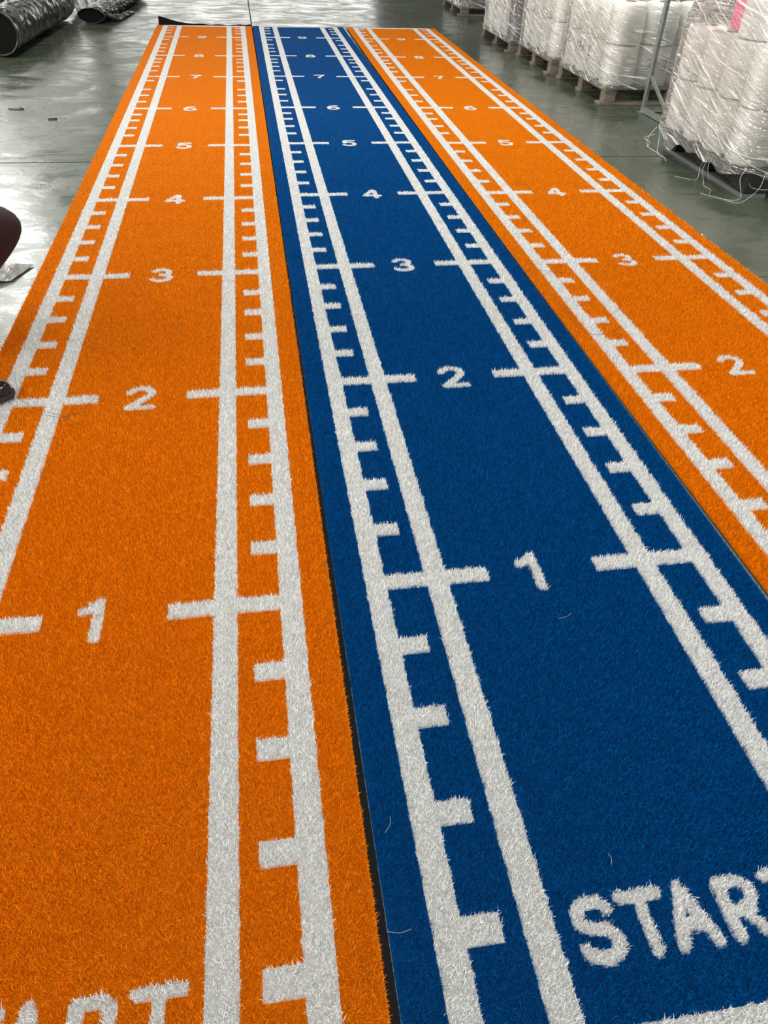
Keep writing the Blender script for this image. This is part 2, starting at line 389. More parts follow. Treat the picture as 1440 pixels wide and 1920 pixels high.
def blade_arrays(wx, wy, dist, root, lx_=None):
    """real pile: every blade is a bent, tapering strip rooted in the backing"""
    n = len(wx)
    # lean follows a swirling field plus scatter
    f1 = np.sin(wx * 410 + 3 * np.sin(wy * 195)) + np.sin(wy * 387 + 2.3 * np.sin(wx * 270 + 1))
    ang = f1 * 1.1 + rng.normal(0, 1.5, n) - 1.2
    lf = lift(wy); hgt = (H - lf) * rng.uniform(.66, 1.14, n) - .0028 + .0009 * np.sin(wx * 61 + 2 * np.sin(wy * 47)) * np.sin(wy * 71)
    lean = np.abs(rng.normal(.26, .20, n)) * hgt
    if lx_ is not None:   # edge fibres splay outwards
        lo = lx_ < .006; hi = lx_ > .994
        ang = np.where(lo, np.pi + rng.normal(0, .5, n), np.where(hi, rng.normal(0, .5, n), ang))
        lean = np.where(lo | hi, hgt * rng.uniform(.2, .75, n), lean)
    wdt = .00085 * (dist / 1.4) ** .9 * rng.uniform(.75, 1.25, n)
    face = rng.uniform(0, 2 * np.pi, n)
    sx, sy = np.cos(face) * wdt / 2, np.sin(face) * wdt / 2
    lx, ly = np.cos(ang) * lean, np.sin(ang) * lean
    z0 = .0028 + lf
    x = wx - root[0]; y = wy - root[1]
    near = dist + rng.uniform(-.7, .7, n) < 2.5
    V, F, off = [], [], 0
    for sel, full in ((near, True), (~near, False)):
        if not sel.any(): continue
        a = lambda q: q[sel]
        m_ = int(sel.sum())
        if full:
            P0 = np.stack([a(x - sx), a(y - sy), a(z0)], 1); P1 = np.stack([a(x + sx), a(y + sy), a(z0)], 1)
            mz = a(z0) + a(hgt) * .62
            P2 = np.stack([a(x + sx * .8 + lx * .30), a(y + sy * .8 + ly * .30), mz], 1)
            P3 = np.stack([a(x - sx * .8 + lx * .30), a(y - sy * .8 + ly * .30), mz], 1)
            P4 = np.stack([a(x + lx), a(y + ly), a(z0) + a(hgt)], 1)
            v = np.stack([P0, P1, P2, P3, P4], 1).reshape(-1, 3)
            i0 = off + np.arange(m_) * 5
            f = np.stack([i0, i0 + 1, i0 + 2, i0, i0 + 2, i0 + 3, i0 + 3, i0 + 2, i0 + 4], 1).reshape(-1, 3); rep = 3
        else:
            P0 = np.stack([a(x - sx), a(y - sy), a(z0)], 1); P1 = np.stack([a(x + sx), a(y + sy), a(z0)], 1)
            P4 = np.stack([a(x + lx), a(y + ly), a(z0) + a(hgt)], 1)
            v = np.stack([P0, P1, P4], 1).reshape(-1, 3); i0 = off + np.arange(m_) * 3
            f = np.stack([i0, i0 + 1, i0 + 2], 1); rep = 1
        t = np.repeat(np.clip(rng.normal(.58, .26, m_), .2, 1), rep)
        V.append(v); F.append((f, t)); off += len(v)
    return np.concatenate(V), np.concatenate([f for f, t in F]), np.concatenate([t for f, t in F])
def mesh_np(name, V, F, T, pv, pf, m):
    """blades + flat plate quads in one mesh, with the fibre tint per face"""
    nb = len(V); pv = np.array(pv, float).reshape(-1, 3); qt = np.clip(pv[np.array(pf, int)[:, 0], 2] - .0035, 0, .0088) / .0088 * .095 + .05 if len(pf) else np.zeros(0); allv = np.concatenate([V, pv]) if len(pv) else V  # low plate tint paints in the shade between blades, lighter down the hall
    me = bpy.data.meshes.new(name)
    nt, nq = len(F), len(pf)
    idx = np.concatenate([F.ravel(), (np.array(pf, int).reshape(-1) + nb)]) if nq else F.ravel()
    me.vertices.add(len(allv)); me.vertices.foreach_set('co', allv.astype(np.float32).ravel())
    me.loops.add(len(idx)); me.loops.foreach_set('vertex_index', idx.astype(np.int32))
    me.polygons.add(nt + nq)
    ls = np.concatenate([np.arange(nt) * 3, nt * 3 + np.arange(nq) * 4])
    me.polygons.foreach_set('loop_start', ls.astype(np.int32))
    at = me.attributes.new('tint', 'FLOAT', 'FACE')
    at.data.foreach_set('value', np.concatenate([T, qt]).astype(np.float32))
    me.materials.append(m); me.update(calc_edges=True)
    return me
CAM = np.array(cam.location)
cm = np.array(cam.rotation_euler.to_matrix())
def in_view(wx, wy, margin=90):
    q = (np.stack([wx, wy, np.full(len(wx), .014)], 1) - CAM) @ cm
    z = np.minimum(q[:, 2], -.05)
    u = 720 + 1415 * q[:, 0] / -z; v = 960 - 1415 * q[:, 1] / -z
    return (u > -margin) & (u < 1440 + margin) & (v < 1920 + margin) & (v > -margin)
D0 = 300000.0; NT = [0]
def build_runner(k, colour, label):
    x0, y0, th, c, wd = LANES[k]
    root = (x0 + .5, y0 + YA)
    r = empty('turf_runner', (root[0], root[1], 0)); tag(r, label, 'artificial turf', 'turf runners laid side by side')
    # backing: thin black latex slab following the runner
    n = 40; vs, fs = [], []
    for i in range(n + 1):
        y = YA + (YB - YA) * i / n
        for x in (0, 1):
            wx, wy = to_world(k, x, y)
            if x: wx += (.0055 + .0096 * ((y - 5) / 5) ** 2 + .00034 * (5 - y), .003, 0)[k]  # backing carried past the pile as a dark strip for shade in the seam
            for z in (.0004, .0024): vs.append((wx - root[0], wy - root[1], z))
    for i in range(n):
        p = 4 * i
        for q in ((p, p + 4, p + 6, p + 2), (p + 1, p + 3, p + 7, p + 5), (p, p + 1, p + 5, p + 4), (p + 2, p + 6, p + 7, p + 3)): fs.append(q)
    fs += [(0, 2, 3, 1), (4 * n, 4 * n + 1, 4 * n + 3, 4 * n + 2)]
    me = bpy.data.meshes.new('backing'); me.from_pydata(vs, [], fs); me.materials.append(M_BACK); link('backing', me, r)
    # blade roots, thinner spacing near the eye, wider blades further down the hall
    ys_ = np.linspace(YA, YB, 400); dd = np.hypot(ys_ + .08, 1.27); dens = D0 * (1.4 / dd) ** 2
    cum = np.concatenate([[0], np.cumsum((dens[1:] + dens[:-1]) / 2 * np.diff(ys_))]); n = int(cum[-1])
    y = np.interp(rng.uniform(0, cum[-1], n), cum, ys_); x = rng.uniform(.0015, .9985, n)
    # woven edges wander by a stitch
    xe = x + .0012 * np.sin(y * 83) + .0009 * np.sin(y * 211 + k); ye = y + .0012 * np.sin(x * 190 + k)
    wx, wy = to_world(k, x, y)
    keep = in_view(wx, wy) | (rng.uniform(0, 1, n) < .18)
    x, y, xe, ye, wx, wy = (q[keep] for q in (x, y, xe, ye, wx, wy))
    dist = np.sqrt((wx - CAM[0]) ** 2 + (wy - CAM[1]) ** 2 + CAM[2] ** 2)
    rid, names = regions(xe, ye); plates = rect_list(names)
    order = np.argsort(rid, kind='stable'); rs = rid[order]; cut = np.searchsorted(rs, np.arange(len(names) + 1))
    for i, (nm, lb) in enumerate(names):
        ii = order[cut[i]:cut[i + 1]]
        if len(ii) == 0: continue
        V, F, T = blade_arrays(wx[ii], wy[ii], dist[ii], root, x[ii]); NT[0] += len(F)
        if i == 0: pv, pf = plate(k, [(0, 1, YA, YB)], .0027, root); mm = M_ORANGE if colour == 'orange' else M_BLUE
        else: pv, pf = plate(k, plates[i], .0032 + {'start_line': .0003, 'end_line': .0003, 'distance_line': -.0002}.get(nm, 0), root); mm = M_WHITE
        o = link(nm, mesh_np(nm, V, F, T, pv, pf, mm), r)
        if i == 0: tag(o, colour + ' turf pile', kind='stuff')
        elif lb: o['label'] = lb
    return r
build_runner(0, 'orange', 'orange turf runner with white distance marks, left of the blue one')
build_runner(1, 'blue', 'blue turf runner with white distance marks between two orange ones')
build_runner(2, 'orange', 'orange turf runner with white distance marks, right of the blue one, nearest the pallets')

print('pile triangles', NT[0])
# black underlay flap curling up at the far end of the left runner
bm = bmesh.new(); g = []
for i in range(33):
    x = .012 + .985 * i / 32; t = i / 32
    h = .004 + .080 * math.exp(-(t / .22) ** 1.3) * (1 if t < .9 else .8) + .008 * abs(math.sin(t * 17)) * (t > .4) + .006 * (t > .85)
    col = []
    for j in range(7):
        s = j / 6; col.append(bm.verts.new((x - .5, .006 + .05 * math.sin(s * 1.5) + .006 * math.sin(i * .7) * s, .001 + h * s)))
    g.append(col)
for i in range(32):
    for j in range(6): bm.faces.new((g[i][j], g[i + 1][j], g[i + 1][j + 1], g[i][j + 1]))
o = from_bm('underlay_flap', bm, M_BACK, None, True, (.5, YB + .012, .001)); md = o.modifiers.new('thickness', 'SOLIDIFY'); md.thickness = .002; md.offset = 0
tag(o, 'black plastic flap curling up past the far end of the left orange runner', 'plastic sheet')

# ---------------------------------------------------------------- pallets
def wood_pallet(x, y, wx, ly, h, m, label):
    r = empty('wooden_pallet', (x, y, 0)); tag(r, label, 'pallet', 'pallets beside the runners')
    bt = .018
    n = 7
    for i in range(n):
        a = i * (wx - .09) / (n - 1) if False else i * (ly - .09) / (n - 1)
        box('deck_board', -.005 * (i % 2), wx + .004 * (i % 3), a, a + .09, h - bt, h, m, r, .002)
    for i in range(3):
        b = i * (wx - .10) / 2
        box('stringer_board', b, b + .10, 0, ly, h - 2 * bt, h - bt, m, r, .002)
        for j in range(3):
            a = j * (ly - .10) / 2; box('block', b + .004, b + .096, a + .004, a + .096, bt, h - 2 * bt, m, r, .003)
    for j in range(3):
        a = j * (ly - .10) / 2; box('bottom_board', -.03 if j == 0 else -.012, wx, a, a + .10, 0.0, bt, m, r, .002)
    return r
wood_pallet(3.600, 6.060, 1.10, 1.08, .125, M_WOOD, 'weathered wooden pallet under the film-wrapped stack behind the steel frame')
wood_pallet(3.560, 7.225, 1.10, 1.02, .125, M_WOOD, 'wooden pallet with pale end blocks under the middle white stack')
wood_pallet(3.510, 8.320, 1.10, 1.10, .105, M_WOODD, 'dark wooden pallet under the stack mixing clear wrap and violet spools')
wood_pallet(3.640, 10.95, 1.10, 1.10, .100, M_WOODD, 'dark pallet farthest away, under the violet stack')

# black plastic pallet
EX, EY, EW, EL, EH = 3.525, 3.835, 1.10, .98, .150
r = empty('plastic_pallet', (EX, EY, 0)); tag(r, 'black plastic pallet with perforated skids under the nearest white stack', 'pallet', 'pallets beside the runners')
bm = bmesh.new(); box_into(bm, 0, EW, 0, EL, EH - .022, EH, .004)
for i in range(8):
    box_into(bm, .02 + i * .145, .03 + i * .145, .01, EL - .01, EH - .05, EH - .022)
from_bm('deck', bm, M_BPLAST, r)
for bx in (0, .47, .94):
    for by, lw in ((0, .15), (.42, .14), (.84, .14)):
        box('block', bx, bx + .16, by, by + lw, .022, EH - .022, M_BPLAST, r, .006)
for bx in (0.0, .47, .94):
    bm = bmesh.new(); ww = .14
    box_into(bm, bx, bx + .025, 0, EL, 0, .022); box_into(bm, bx + ww - .05, bx + ww, 0, EL, 0, .022)
    y = 0
    while y < EL - .04:
        box_into(bm, bx + .025, bx + ww - .05, y, min(EL, y + .022), 0, .022); y += .043
    from_bm('perforated_skid', bm, M_GPLAST, r)

# ---------------------------------------------------------------- yarn spools
def spool_mesh(d, h, m, seed):
    rs = random.Random(seed); n = 28; prof = [(0.30, 0), (.90, 0), (.975, .012), (1.0, .04), (1.0 + rs.uniform(.0, .012), .5), (.995, .93), (.96, .985), (.86, 1.0), (.30, 1.0)]
    bm = bmesh.new(); rings = []
    for (r_, z) in prof:
        rings.append([bm.verts.new((r_ * d / 2 * math.cos(2 * math.pi * k / n) * (1 + .006 * math.sin(k * 2.2 + seed)), r_ * d / 2 * math.sin(2 * math.pi * k / n), z * h)) for k in range(n)])
    for a, b in zip(rings, rings[1:]):
        for k in range(n): bm.faces.new((a[k], a[(k + 1) % n], b[(k + 1) % n], b[k]))
    me = bpy.data.meshes.new('yarn'); bm.to_mesh(me); bm.free(); me.materials.append(m); me.shade_smooth()
    bm = bmesh.new(); tube(bm, [(0, 0, .001), (0, 0, h * 1.0 + .004)], d * .152, 16, True)
    mc = bpy.data.meshes.new('core_tube'); bm.to_mesh(mc); bm.free(); mc.materials.append(M_CARD)
    return me, mc
SPM = {}
def spool(x, y, z, d, h, m, label, group, rz=0, tilt=(0, 0)):
    key = (m.name, round(d, 3), round(h, 3), int(rz * 10) % 2)
    if key not in SPM: SPM[key] = spool_mesh(d, h, m, len(SPM) + 1)
    r = empty('yarn_spool', (x, y, z), rz); r.rotation_euler = (tilt[0], tilt[1], rz)
    tag(r, label, 'yarn spool', group)
    link('yarn', SPM[key][0], r); link('core_tube', SPM[key][1], r); return r
ORD = ['first', 'second', 'third', 'fourth', 'fifth']
TIER = ['bottom', 'second', 'top']
def stack(x, y, nx, ny, d, h, zb, tiers, m, where, group, colour='white', jit=.003, pick=None):
    """outer spools that face the runners (side) and the camera (front)"""
    for t in range(tiers):
        for i in range(nx):
            for j in range(ny):
                if i > 0 and j > 0: continue
                side = 'corner' if i == 0 and j == 0 else (f'{ORD[j]} along the aisle' if i == 0 else f'{ORD[i]} across the front')
                mm, cc = (m, colour) if pick is None else pick(t, i, j)
                lb = f'{cc} yarn spool, {TIER[t]} tier, {side}, {where}'
                spool(x + d / 2 + i * d + random.uniform(-jit, jit) , y + d / 2 + j * d + random.uniform(-jit, jit), zb + t * (h + .006), d - .010, h, mm, lb, group, random.uniform(0, 6))
# nearest stack
stack(3.455, 3.850, 4, 4, .250, .268, .1505, 2, M_YARN, 'nearest stack', 'spools of the nearest stack', 'white', .002)
spool(3.600, 4.215, .1505 + 2 * .274, .246, .268, M_YARN, 'white yarn spool alone on top of the nearest stack, beside the pink one', 'spools of the nearest stack')
spool(3.740, 4.560, .1505 + 2 * .274, .246, .268, M_PINK, 'pink yarn spool on top of the nearest white stack', 'spools of the nearest stack')
# stack behind the steel frame
stack(3.590, 6.060, 4, 4, .268, .262, .1255, 2, M_YARN, 'stack behind the frame', 'spools of the stack behind the frame')
stack(3.560, 7.230, 4, 4, .252, .262, .1255, 2, M_YARN, 'middle stack', 'spools of the middle stack')
def pk(t, i, j): return (M_PURPLE, 'dark violet') if (j == 0) else (M_YARN, 'white')
stack(3.510, 8.330, 4, 4, .265, .225, .1055, 2, M_YARN, 'clear and violet stack', 'spools of the clear and violet stack', pick=pk)
stack(3.650, 10.96, 4, 4, .262, .225, .1005, 1, M_PURPLE, 'farthest stack', 'spools of the farthest stack', 'dark violet')

# marker writing on two of the wrapped spools
def pen(bm, pts, w=.0045):
    tube(bm, pts, w / 2, 5)
FY = 6.060
def front_pt(i, a, b):   # a: sideways on spool i across the front, b: height
    cx_ = 3.590 + .134 + i * .268; r_ = .1345; th = a / r_
    return (cx_ + r_ * math.sin(th), FY + .134 - r_ * math.cos(th) - .0035, b)
def side_pt(j, a, b):    # along the aisle side, a grows towards the camera
    cy_ = 6.060 + .134 + j * .268; r_ = .1345; th = a / r_
    return (3.590 + .134 - r_ * math.cos(th) - .0035, cy_ - r_ * math.sin(th), b)
def writing(name, strokes, f, label):
    bm = bmesh.new()
    for st in strokes:
        pts = []
        for (i, a, b), (i2, a2, b2) in zip(st, st[1:]):
            for q in range(5): pts.append(f(i, a + (a2 - a) * q / 5, b + (b2 - b) * q / 5))
        pts.append(f(*st[-1])); pen(bm, pts)
    o = from_bm(name, bm, M_INK); tag(o, label, 'handwriting'); return o
writing('marker_writing', [
    [(0, .075, .240), (0, .100, .245)],
    [(1, -.105, .300), (1, -.07, .310), (1, -.045, .305), (1, -.075, .270), (1, -.090, .225)],
    [(1, -.030, .280), (1, .000, .284)],
    [(1, .018, .300), (1, .045, .305), (1, .062, .290), (1, .035, .272), (1, .060, .262), (1, .058, .240), (1, .020, .236)],
], front_pt, 'grey marker writing -7-3 on the front spools behind the steel frame')
writing('marker_writing', [
    [(3, .00, .350), (3, .03, .362), (3, .045, .345), (3, .005, .300), (3, .06, .298)],
    [(2, -.09, .300), (2, -.06, .300)],
    [(2, -.045, .325), (2, -.02, .330), (2, -.03, .300), (2, -.005, .285), (2, -.045, .270)],
    [(2, .02, .330), (2, .05, .325)], [(2, .035, .345), (2, .03, .270)], [(2, .015, .300), (2, .055, .298)], [(2, .010, .270), (2, .060, .275)],
    [(2, .075, .340), (2, .065, .265)], [(1, -.105, .340), (1, -.085, .250)], [(1, -.075, .330), (1, -.04, .325), (1, -.06, .255)], [(1, -.08, .29), (1, -.045, .285)],
], side_pt, 'faint grey marker scribble 2-3 on the aisle side behind the steel frame')

# ---------------------------------------------------------------- stretch film round the loads
def film_wrap(x, y, wx, ly, z0, z1, label, profile=None, seed=0, amp=.010, torn=0.0, d=.26):
    n_s, n_z = 150, 26; per = []
    rr = .10
    def rect(s):
        W_, L_ = wx, ly; tot = 2 * (W_ + L_); q = s * tot
        if q < W_: p = (q, 0)
        elif q < W_ + L_: p = (W_, q - W_)
        elif q < 2 * W_ + L_: p = (2 * W_ + L_ - q, L_)
        else: p = (0, tot - q)
        return p
    bm = bmesh.new(); g = []
    for i in range(n_s):
        px, py = rect(i / n_s)
        cxx, cyy = min(max(px, rr), wx - rr), min(max(py, rr), ly - rr)
        vx, vy = px - cxx, py - cyy; l = math.hypot(vx, vy) or 1
        px, py = cxx + vx / l * rr, cyy + vy / l * rr; nx_, ny_ = vx / l, vy / l
        col = []
        for j in range(n_z):
            t = j / (n_z - 1); z = z0 + (z1 - z0) * t
            if torn and j == 0: z += torn * (noise.noise(Vector((px * 6, py * 6, seed))) )
            shr = profile(t) if profile else 0.0
            # film sinks between spools
            u = (px if abs(ny_) > abs(nx_) else py) % d / d
            sink = .010 * (abs(2 * u - 1) ** 3)
            q = Vector((px * 5, py * 5, z * 5 + seed * 3)); q2 = Vector(((px + py) * 9 + z * 7, z * 14 - (px + py) * 5, seed))
            dsp = amp * (.25 + noise.noise(q) * .5 + abs(noise.noise(q2)) * .7) - sink + .012
            mxx, myy = wx / 2, ly / 2
            X = px + nx_ * dsp + (mxx - px) * shr * .12; Y = py + ny_ * dsp + (myy - py) * shr
            col.append(bm.verts.new((X, Y, z)))
        g.append(col)
    for i in range(n_s):
        a, b = g[i], g[(i + 1) % n_s]
        for j in range(n_z - 1): bm.faces.new((a[j], b[j], b[j + 1], a[j + 1]))
    o = from_bm('stretch_film', bm, M_FILM, None, True, (x, y, 0)); tag(o, label, 'plastic film', 'clear film round the stacks'); return o
film_wrap(3.590, 6.058, 1.08, 1.08, .108, .665, 'clear wrinkled stretch film round the stack behind the steel frame', seed=1)
film_wrap(3.558, 7.228, 1.01, 1.01, .110, .665, 'clear wrinkled stretch film round the middle white stack', seed=2)
film_wrap(3.508, 8.328, 1.06, 1.07, .085, .575, 'glossy clear stretch film round the clear and violet stack', seed=3, amp=.018)
film_wrap(3.648, 10.958, 1.05, 1.05, .085, .335, 'clear stretch film round the farthest violet stack', seed=4)
def prof(t):
    z = .03 + (.98 - .03) * t
    if z < .15: return -.004
    if z > .70: return min(.28, (z - .70) * 1.1)
    return 0.0
film_wrap(3.452, 3.848, 1.00, 1.00, .100, .98, 'clear stretch film with torn lower edge round the nearest white stack', prof, 5, .012, .10, .25)

# loose strands hanging from the torn film
def strands(name, curves, rad, m, label, cat, group=None):
    bm = bmesh.new()
    for c_ in curves: tube(bm, spline(c_, 7), rad, 5)
    o = from_bm(name, bm, m, None, True); tag(o, label, cat, group); return o
strands('plastic_strand', [
    [(3.50, 3.84, .145), (3.46, 3.80, .110), (3.47, 3.76, .03), (3.44, 3.80, .004), (3.38, 3.86, .003), (3.33, 3.93, .003)],
    [(3.62, 3.83, .13), (3.58, 3.79, .06), (3.50, 3.77, .006), (3.45, 3.76, .003), (3.40, 3.84, .004)],
    [(3.62, 3.83, .13), (3.67, 3.80, .09), (3.64, 3.80, .055), (3.56, 3.82, .06), (3.52, 3.80, .09)],
    [(3.48, 3.85, .15), (3.58, 3.82, .125), (3.64, 3.80, .118)]], .0010, M_STRAND, 'tangle of loose clear strands hanging from the near corner of the nearest stack', 'plastic strands', 'loose film strands')
strands('plastic_strand', [
    [(3.46, 4.16, .13), (3.44, 4.15, .06), (3.45, 4.12, .004), (3.42, 4.06, .003), (3.42, 3.98, .003), (3.38, 3.92, .003)],
    [(3.47, 4.20, .13), (3.45, 4.20, .06), (3.43, 4.17, .004), (3.37, 4.20, .003), (3.33, 4.24, .003)],
    [(3.45, 4.12, .14), (3.44, 4.10, .08), (3.46, 4.09, .02)]], .0009, M_STRAND, 'thin clear strands trailing to the floor halfway along the nearest pallet', 'plastic strands', 'loose film strands')
strands('plastic_strand', [
    [(3.45, 4.83, .13), (3.42, 4.84, .08), (3.41, 4.83, .03), (3.43, 4.78, .008), (3.45, 4.72, .004)],
    [(3.45, 4.78, .14), (3.44, 4.74, .06), (3.43, 4.70, .01), (3.44, 4.62, .004), (3.42, 4.55, .003)],
    [(3.45, 4.83, .09), (3.40, 4.86, .06), (3.42, 4.82, .045), (3.40, 4.80, .02), (3.43, 4.84, .01)]], .0015, M_STRAND, 'bunched pale strands at the far corner of the nearest pallet', 'plastic strands', 'loose film strands')

# ---------------------------------------------------------------- steel frame between the stacks
r = empty('steel_frame', (3.81, 5.42, 0)); tag(r, 'grey green angle steel frame standing between the two nearest white stacks', 'steel frame')
def angle(name, p0, p1, w_=.040, t_=.005, ax=(1, 0, 0), ay=(0, 1, 0)):
    p0, p1, ax, ay = map(Vector, (p0, p1, ax, ay)); bm = bmesh.new()
    sec = [(0, 0), (w_, 0), (w_, t_), (t_, t_), (t_, w_), (0, w_)]
    a = [bm.verts.new(p0 + ax * u + ay * v) for u, v in sec]; b = [bm.verts.new(p1 + ax * u + ay * v) for u, v in sec]
    for k in range(6): bm.faces.new((a[k], a[(k + 1) % 6], b[(k + 1) % 6], b[k]))
    bm.faces.new(a[::-1]); bm.faces.new(b); bmesh.ops.recalc_face_normals(bm, faces=bm.faces)
    return from_bm(name, bm, M_STEEL, r)
YB_, YF_ = .42, -.48
angle('post', (0, YB_, .004), (0, YB_, 1.25), ay=(0, -1, 0)); angle('post', (.34, YB_, .004), (.34, YB_, 1.25), ax=(-1, 0, 0), ay=(0, -1, 0))
angle('base_rail', (0, YB_ - .04, .004), (0, YF_ + .01, .004), ay=(0, 0, 1)); angle('base_rail', (.34, YB_ - .04, .004), (.34, YF_ + .01, .004), ax=(-1, 0, 0), ay=(0, 0, 1))
angle('cross_rail', (.04, YB_, .004), (.30, YB_, .004), ax=(0, -1, 0), ay=(0, 0, 1), w_=.03)
angle('brace', (.008, YB_ - .03, .225), (.008, YB_ - .42, .046), ax=(1, 0, 0), ay=(0, 0, 1), w_=.028)
angle('top_rail', (0, YB_ - .04, 1.205), (0, YF_ + .01, 1.205), ay=(0, 0, 1)); angle('top_rail', (.34, YB_ - .04, 1.205), (.34, YF_ + .01, 1.205), ax=(-1, 0, 0), ay=(0, 0, 1))
angle('cross_rail', (.04, YB_, 1.205), (.30, YB_, 1.205), ax=(0, -1, 0), ay=(0, 0, 1), w_=.03)
box('foot_plate', -.02, .05, YB_ - .05, YB_ + .02, 0, .0035, M_STEEL, r)

# ---------------------------------------------------------------- rolls wrapped in black film, left
def film_roll(name, p0, p1, rad, label, group, seed, m=M_BLACKFILM, flat=1.0, amp=.012, end=True):
    p0, p1 = Vector(p0), Vector(p1); ax = (p1 - p0); ln = ax.length; ax.normalize()
    side = ax.cross(Vector((0, 0, 1))).normalized(); r_ = empty(name, (p0.x, p0.y, 0)); tag(r_, label, 'wrapped roll', group)
    na, nl = 72, int(ln / .028); bm = bmesh.new(); rings = []
    for i in range(nl + 1):
        s = ln * i / nl; ring = []
        for k in range(na):
            a = 2 * math.pi * k / na
            q = Vector((math.cos(a) * 1.6 + seed, math.sin(a) * 1.6, s * 7 + a * .9))
            rdg = abs(noise.noise(q)) ; f = noise.noise(Vector((math.cos(a) * 3, math.sin(a) * 3 + seed, s * 15 - a * 1.5)))
            env = min(1, s / .05, (ln - s) / .05)
            step = .012 * math.floor(noise.noise(Vector((seed, s * 1.7, 0))) * 3) / 3
            rr = rad * (1 - .05) + amp * (rdg * 1.5 + f * .55 - .2) * (.25 + .75 * env) + step * env
            z = math.sin(a) * rr * flat; z = max(z, -rad * flat + .001)
            ring.append(bm.verts.new(side * math.cos(a) * rr + Vector((0, 0, z + rad * flat + .001)) + ax * s))
        rings.append(ring)
    for a, b in zip(rings, rings[1:]):
        for k in range(na): bm.faces.new((a[k], a[(k + 1) % na], b[(k + 1) % na], b[k]))
    # rolled rim turned in at both ends
    for ring, sg in ((rings[0], 1), (rings[-1], -1)):
        c_ = sum((v.co for v in ring), Vector()) / na
        inner = [bm.verts.new(c_ + (v.co - c_) * .93 + ax * sg * .012) for v in ring]
        for k in range(na): bm.faces.new((ring[k], ring[(k + 1) % na], inner[(k + 1) % na], inner[k]))
    bmesh.ops.recalc_face_normals(bm, faces=bm.faces)
    from_bm('film_wrap', bm, m, r_, True)
    for e in (0, 1):
        bm = bmesh.new(); s = .018 if e == 0 else ln - .018; turns = 5; nn = 48
        c_ = Vector((0, 0, rad * flat + .001)) + ax * s; prev = None
        for q in range(turns + 1):
            rq = rad * .90 * (1 - q / (turns + .6)); dep = (.006 if q % 2 else 0) * (1 if e == 0 else -1)
            ring = [bm.verts.new(c_ + side * math.cos(2 * math.pi * k / nn) * rq + Vector((0, 0, math.sin(2 * math.pi * k / nn) * rq * flat)) + ax * dep) for k in range(nn)]
            if prev:
                for k in range(nn): bm.faces.new((prev[k], prev[(k + 1) % nn], ring[(k + 1) % nn], ring[k]))
            prev = ring
        bm.faces.new(prev); bmesh.ops.recalc_face_normals(bm, faces=bm.faces)
        from_bm('roll_end', bm, M_DARK, r_, True)
    return r_
film_roll('wrapped_roll', (-1.165, 7.86, 0), (-1.045, 10.15, 0), .178, 'thick roll in wrinkled black film lying at the upper left edge, open end facing', 'black rolls left of the runners', 3)
film_roll('wrapped_roll', (-1.66, 8.75, 0), (-1.52, 10.9, 0), .17, 'black wrapped roll behind the thick one, only its edge showing at top left', 'black rolls left of the runners', 9)
film_roll('wrapped_roll', (-.69, 9.87, 0), (-.44, 12.1, 0), .150, 'flattened crumpled black film roll reaching towards the door, past the thick roll', 'black rolls left of the runners', 17, M_BLACKFILM, .48, .026)
# loose flap and crumpled sheet
def sheet(name, quad, z, amp, m, label, seed, cat='plastic sheet'):
    bm = bmesh.new(); n1, n2 = 26, 22; g = []; A, B, D, E_ = [Vector((*q, 0)) for q in quad]; c0 = (A + B + D + E_) / 4
    for i in range(n1 + 1):
        col = []
        for j in range(n2 + 1):
            s, t = i / n1, j / n2; p = A.lerp(B, s).lerp(E_.lerp(D, s), t); q = Vector((p.x * 9, p.y * 9, seed))
            ed = min(1, 6 * min(s, 1 - s, t, 1 - t) + .15)
            hh = z(s, t) + amp * ed * (abs(noise.noise(q)) * 1.4 + abs(noise.noise(q * 2.3)) * .6)
            col.append(bm.verts.new((p.x - c0.x, p.y - c0.y, max(.002, hh))))
        g.append(col)
    for i in range(n1):
        for j in range(n2): bm.faces.new((g[i][j], g[i + 1][j], g[i + 1][j + 1], g[i][j + 1]))
    o = from_bm(name, bm, m, None, True, (c0.x, c0.y, 0)); md = o.modifiers.new('thickness', 'SOLIDIFY'); md.thickness = .0012; md.offset = 1
    return tag(o, label, cat)
sheet('plastic_sheet', [(-.53, 9.93), (-.42, 10.05), (-.33, 10.8), (-.40, 10.8)], lambda s, t: .01 + .05 * (1 - s) * (1 - t), .030, M_BLACKFILM, 'small black film flap lying beside the flattened roll', 5)
sheet('plastic_sheet', [(-.98, 10.30), (-.87, 10.30), (-.80, 11.9), (-1.0, 11.9)], lambda s, t: .12 * math.sin(math.pi * min(1, s + .1)), .06, M_SILVER, 'pale crumpled plastic film between the thick roll and the flattened roll', 8)

# ---------------------------------------------------------------- small litter
def hair(pts, label, rad=.0006, m=M_HAIR):
    return strands('loose_thread', [pts], rad, m, label, 'thread', 'loose threads')
hair([(.020, 2.225, .050), (.055, 2.175, .030), (.144, 2.051, .020), (.219, 1.982, .019), (.277, 1.952, .018), (.333, 1.900, .017)], 'long black thread crossing the white stripe at mark two, left edge')
hair([(.216, 1.973, .018), (.271, 1.941, .019), (.314, 1.960, .018), (.346, 2.005, .017), (.369, 2.072, .018)], 'short curved black thread at mark two of the left runner')
hair([(.239, 1.457, .018), (.246, 1.475, .019), (.252, 1.495, .018)], 'tiny black thread on the inner white stripe near the left edge', .0005)
hair([(2.046, 2.629, .017), (2.058, 2.507, .018), (2.052, 2.371, .018), (2.081, 2.312, .018), (2.145, 2.314, .019), (2.219, 2.369, .018)], 'curved black thread on the right orange runner between marks two and three')
hair([(2.013, 2.917, .018), (2.069, 2.907, .020), (2.133, 2.885, .019), (2.198, 2.868, .017)], 'straight dark thread just below mark three of the right runner')
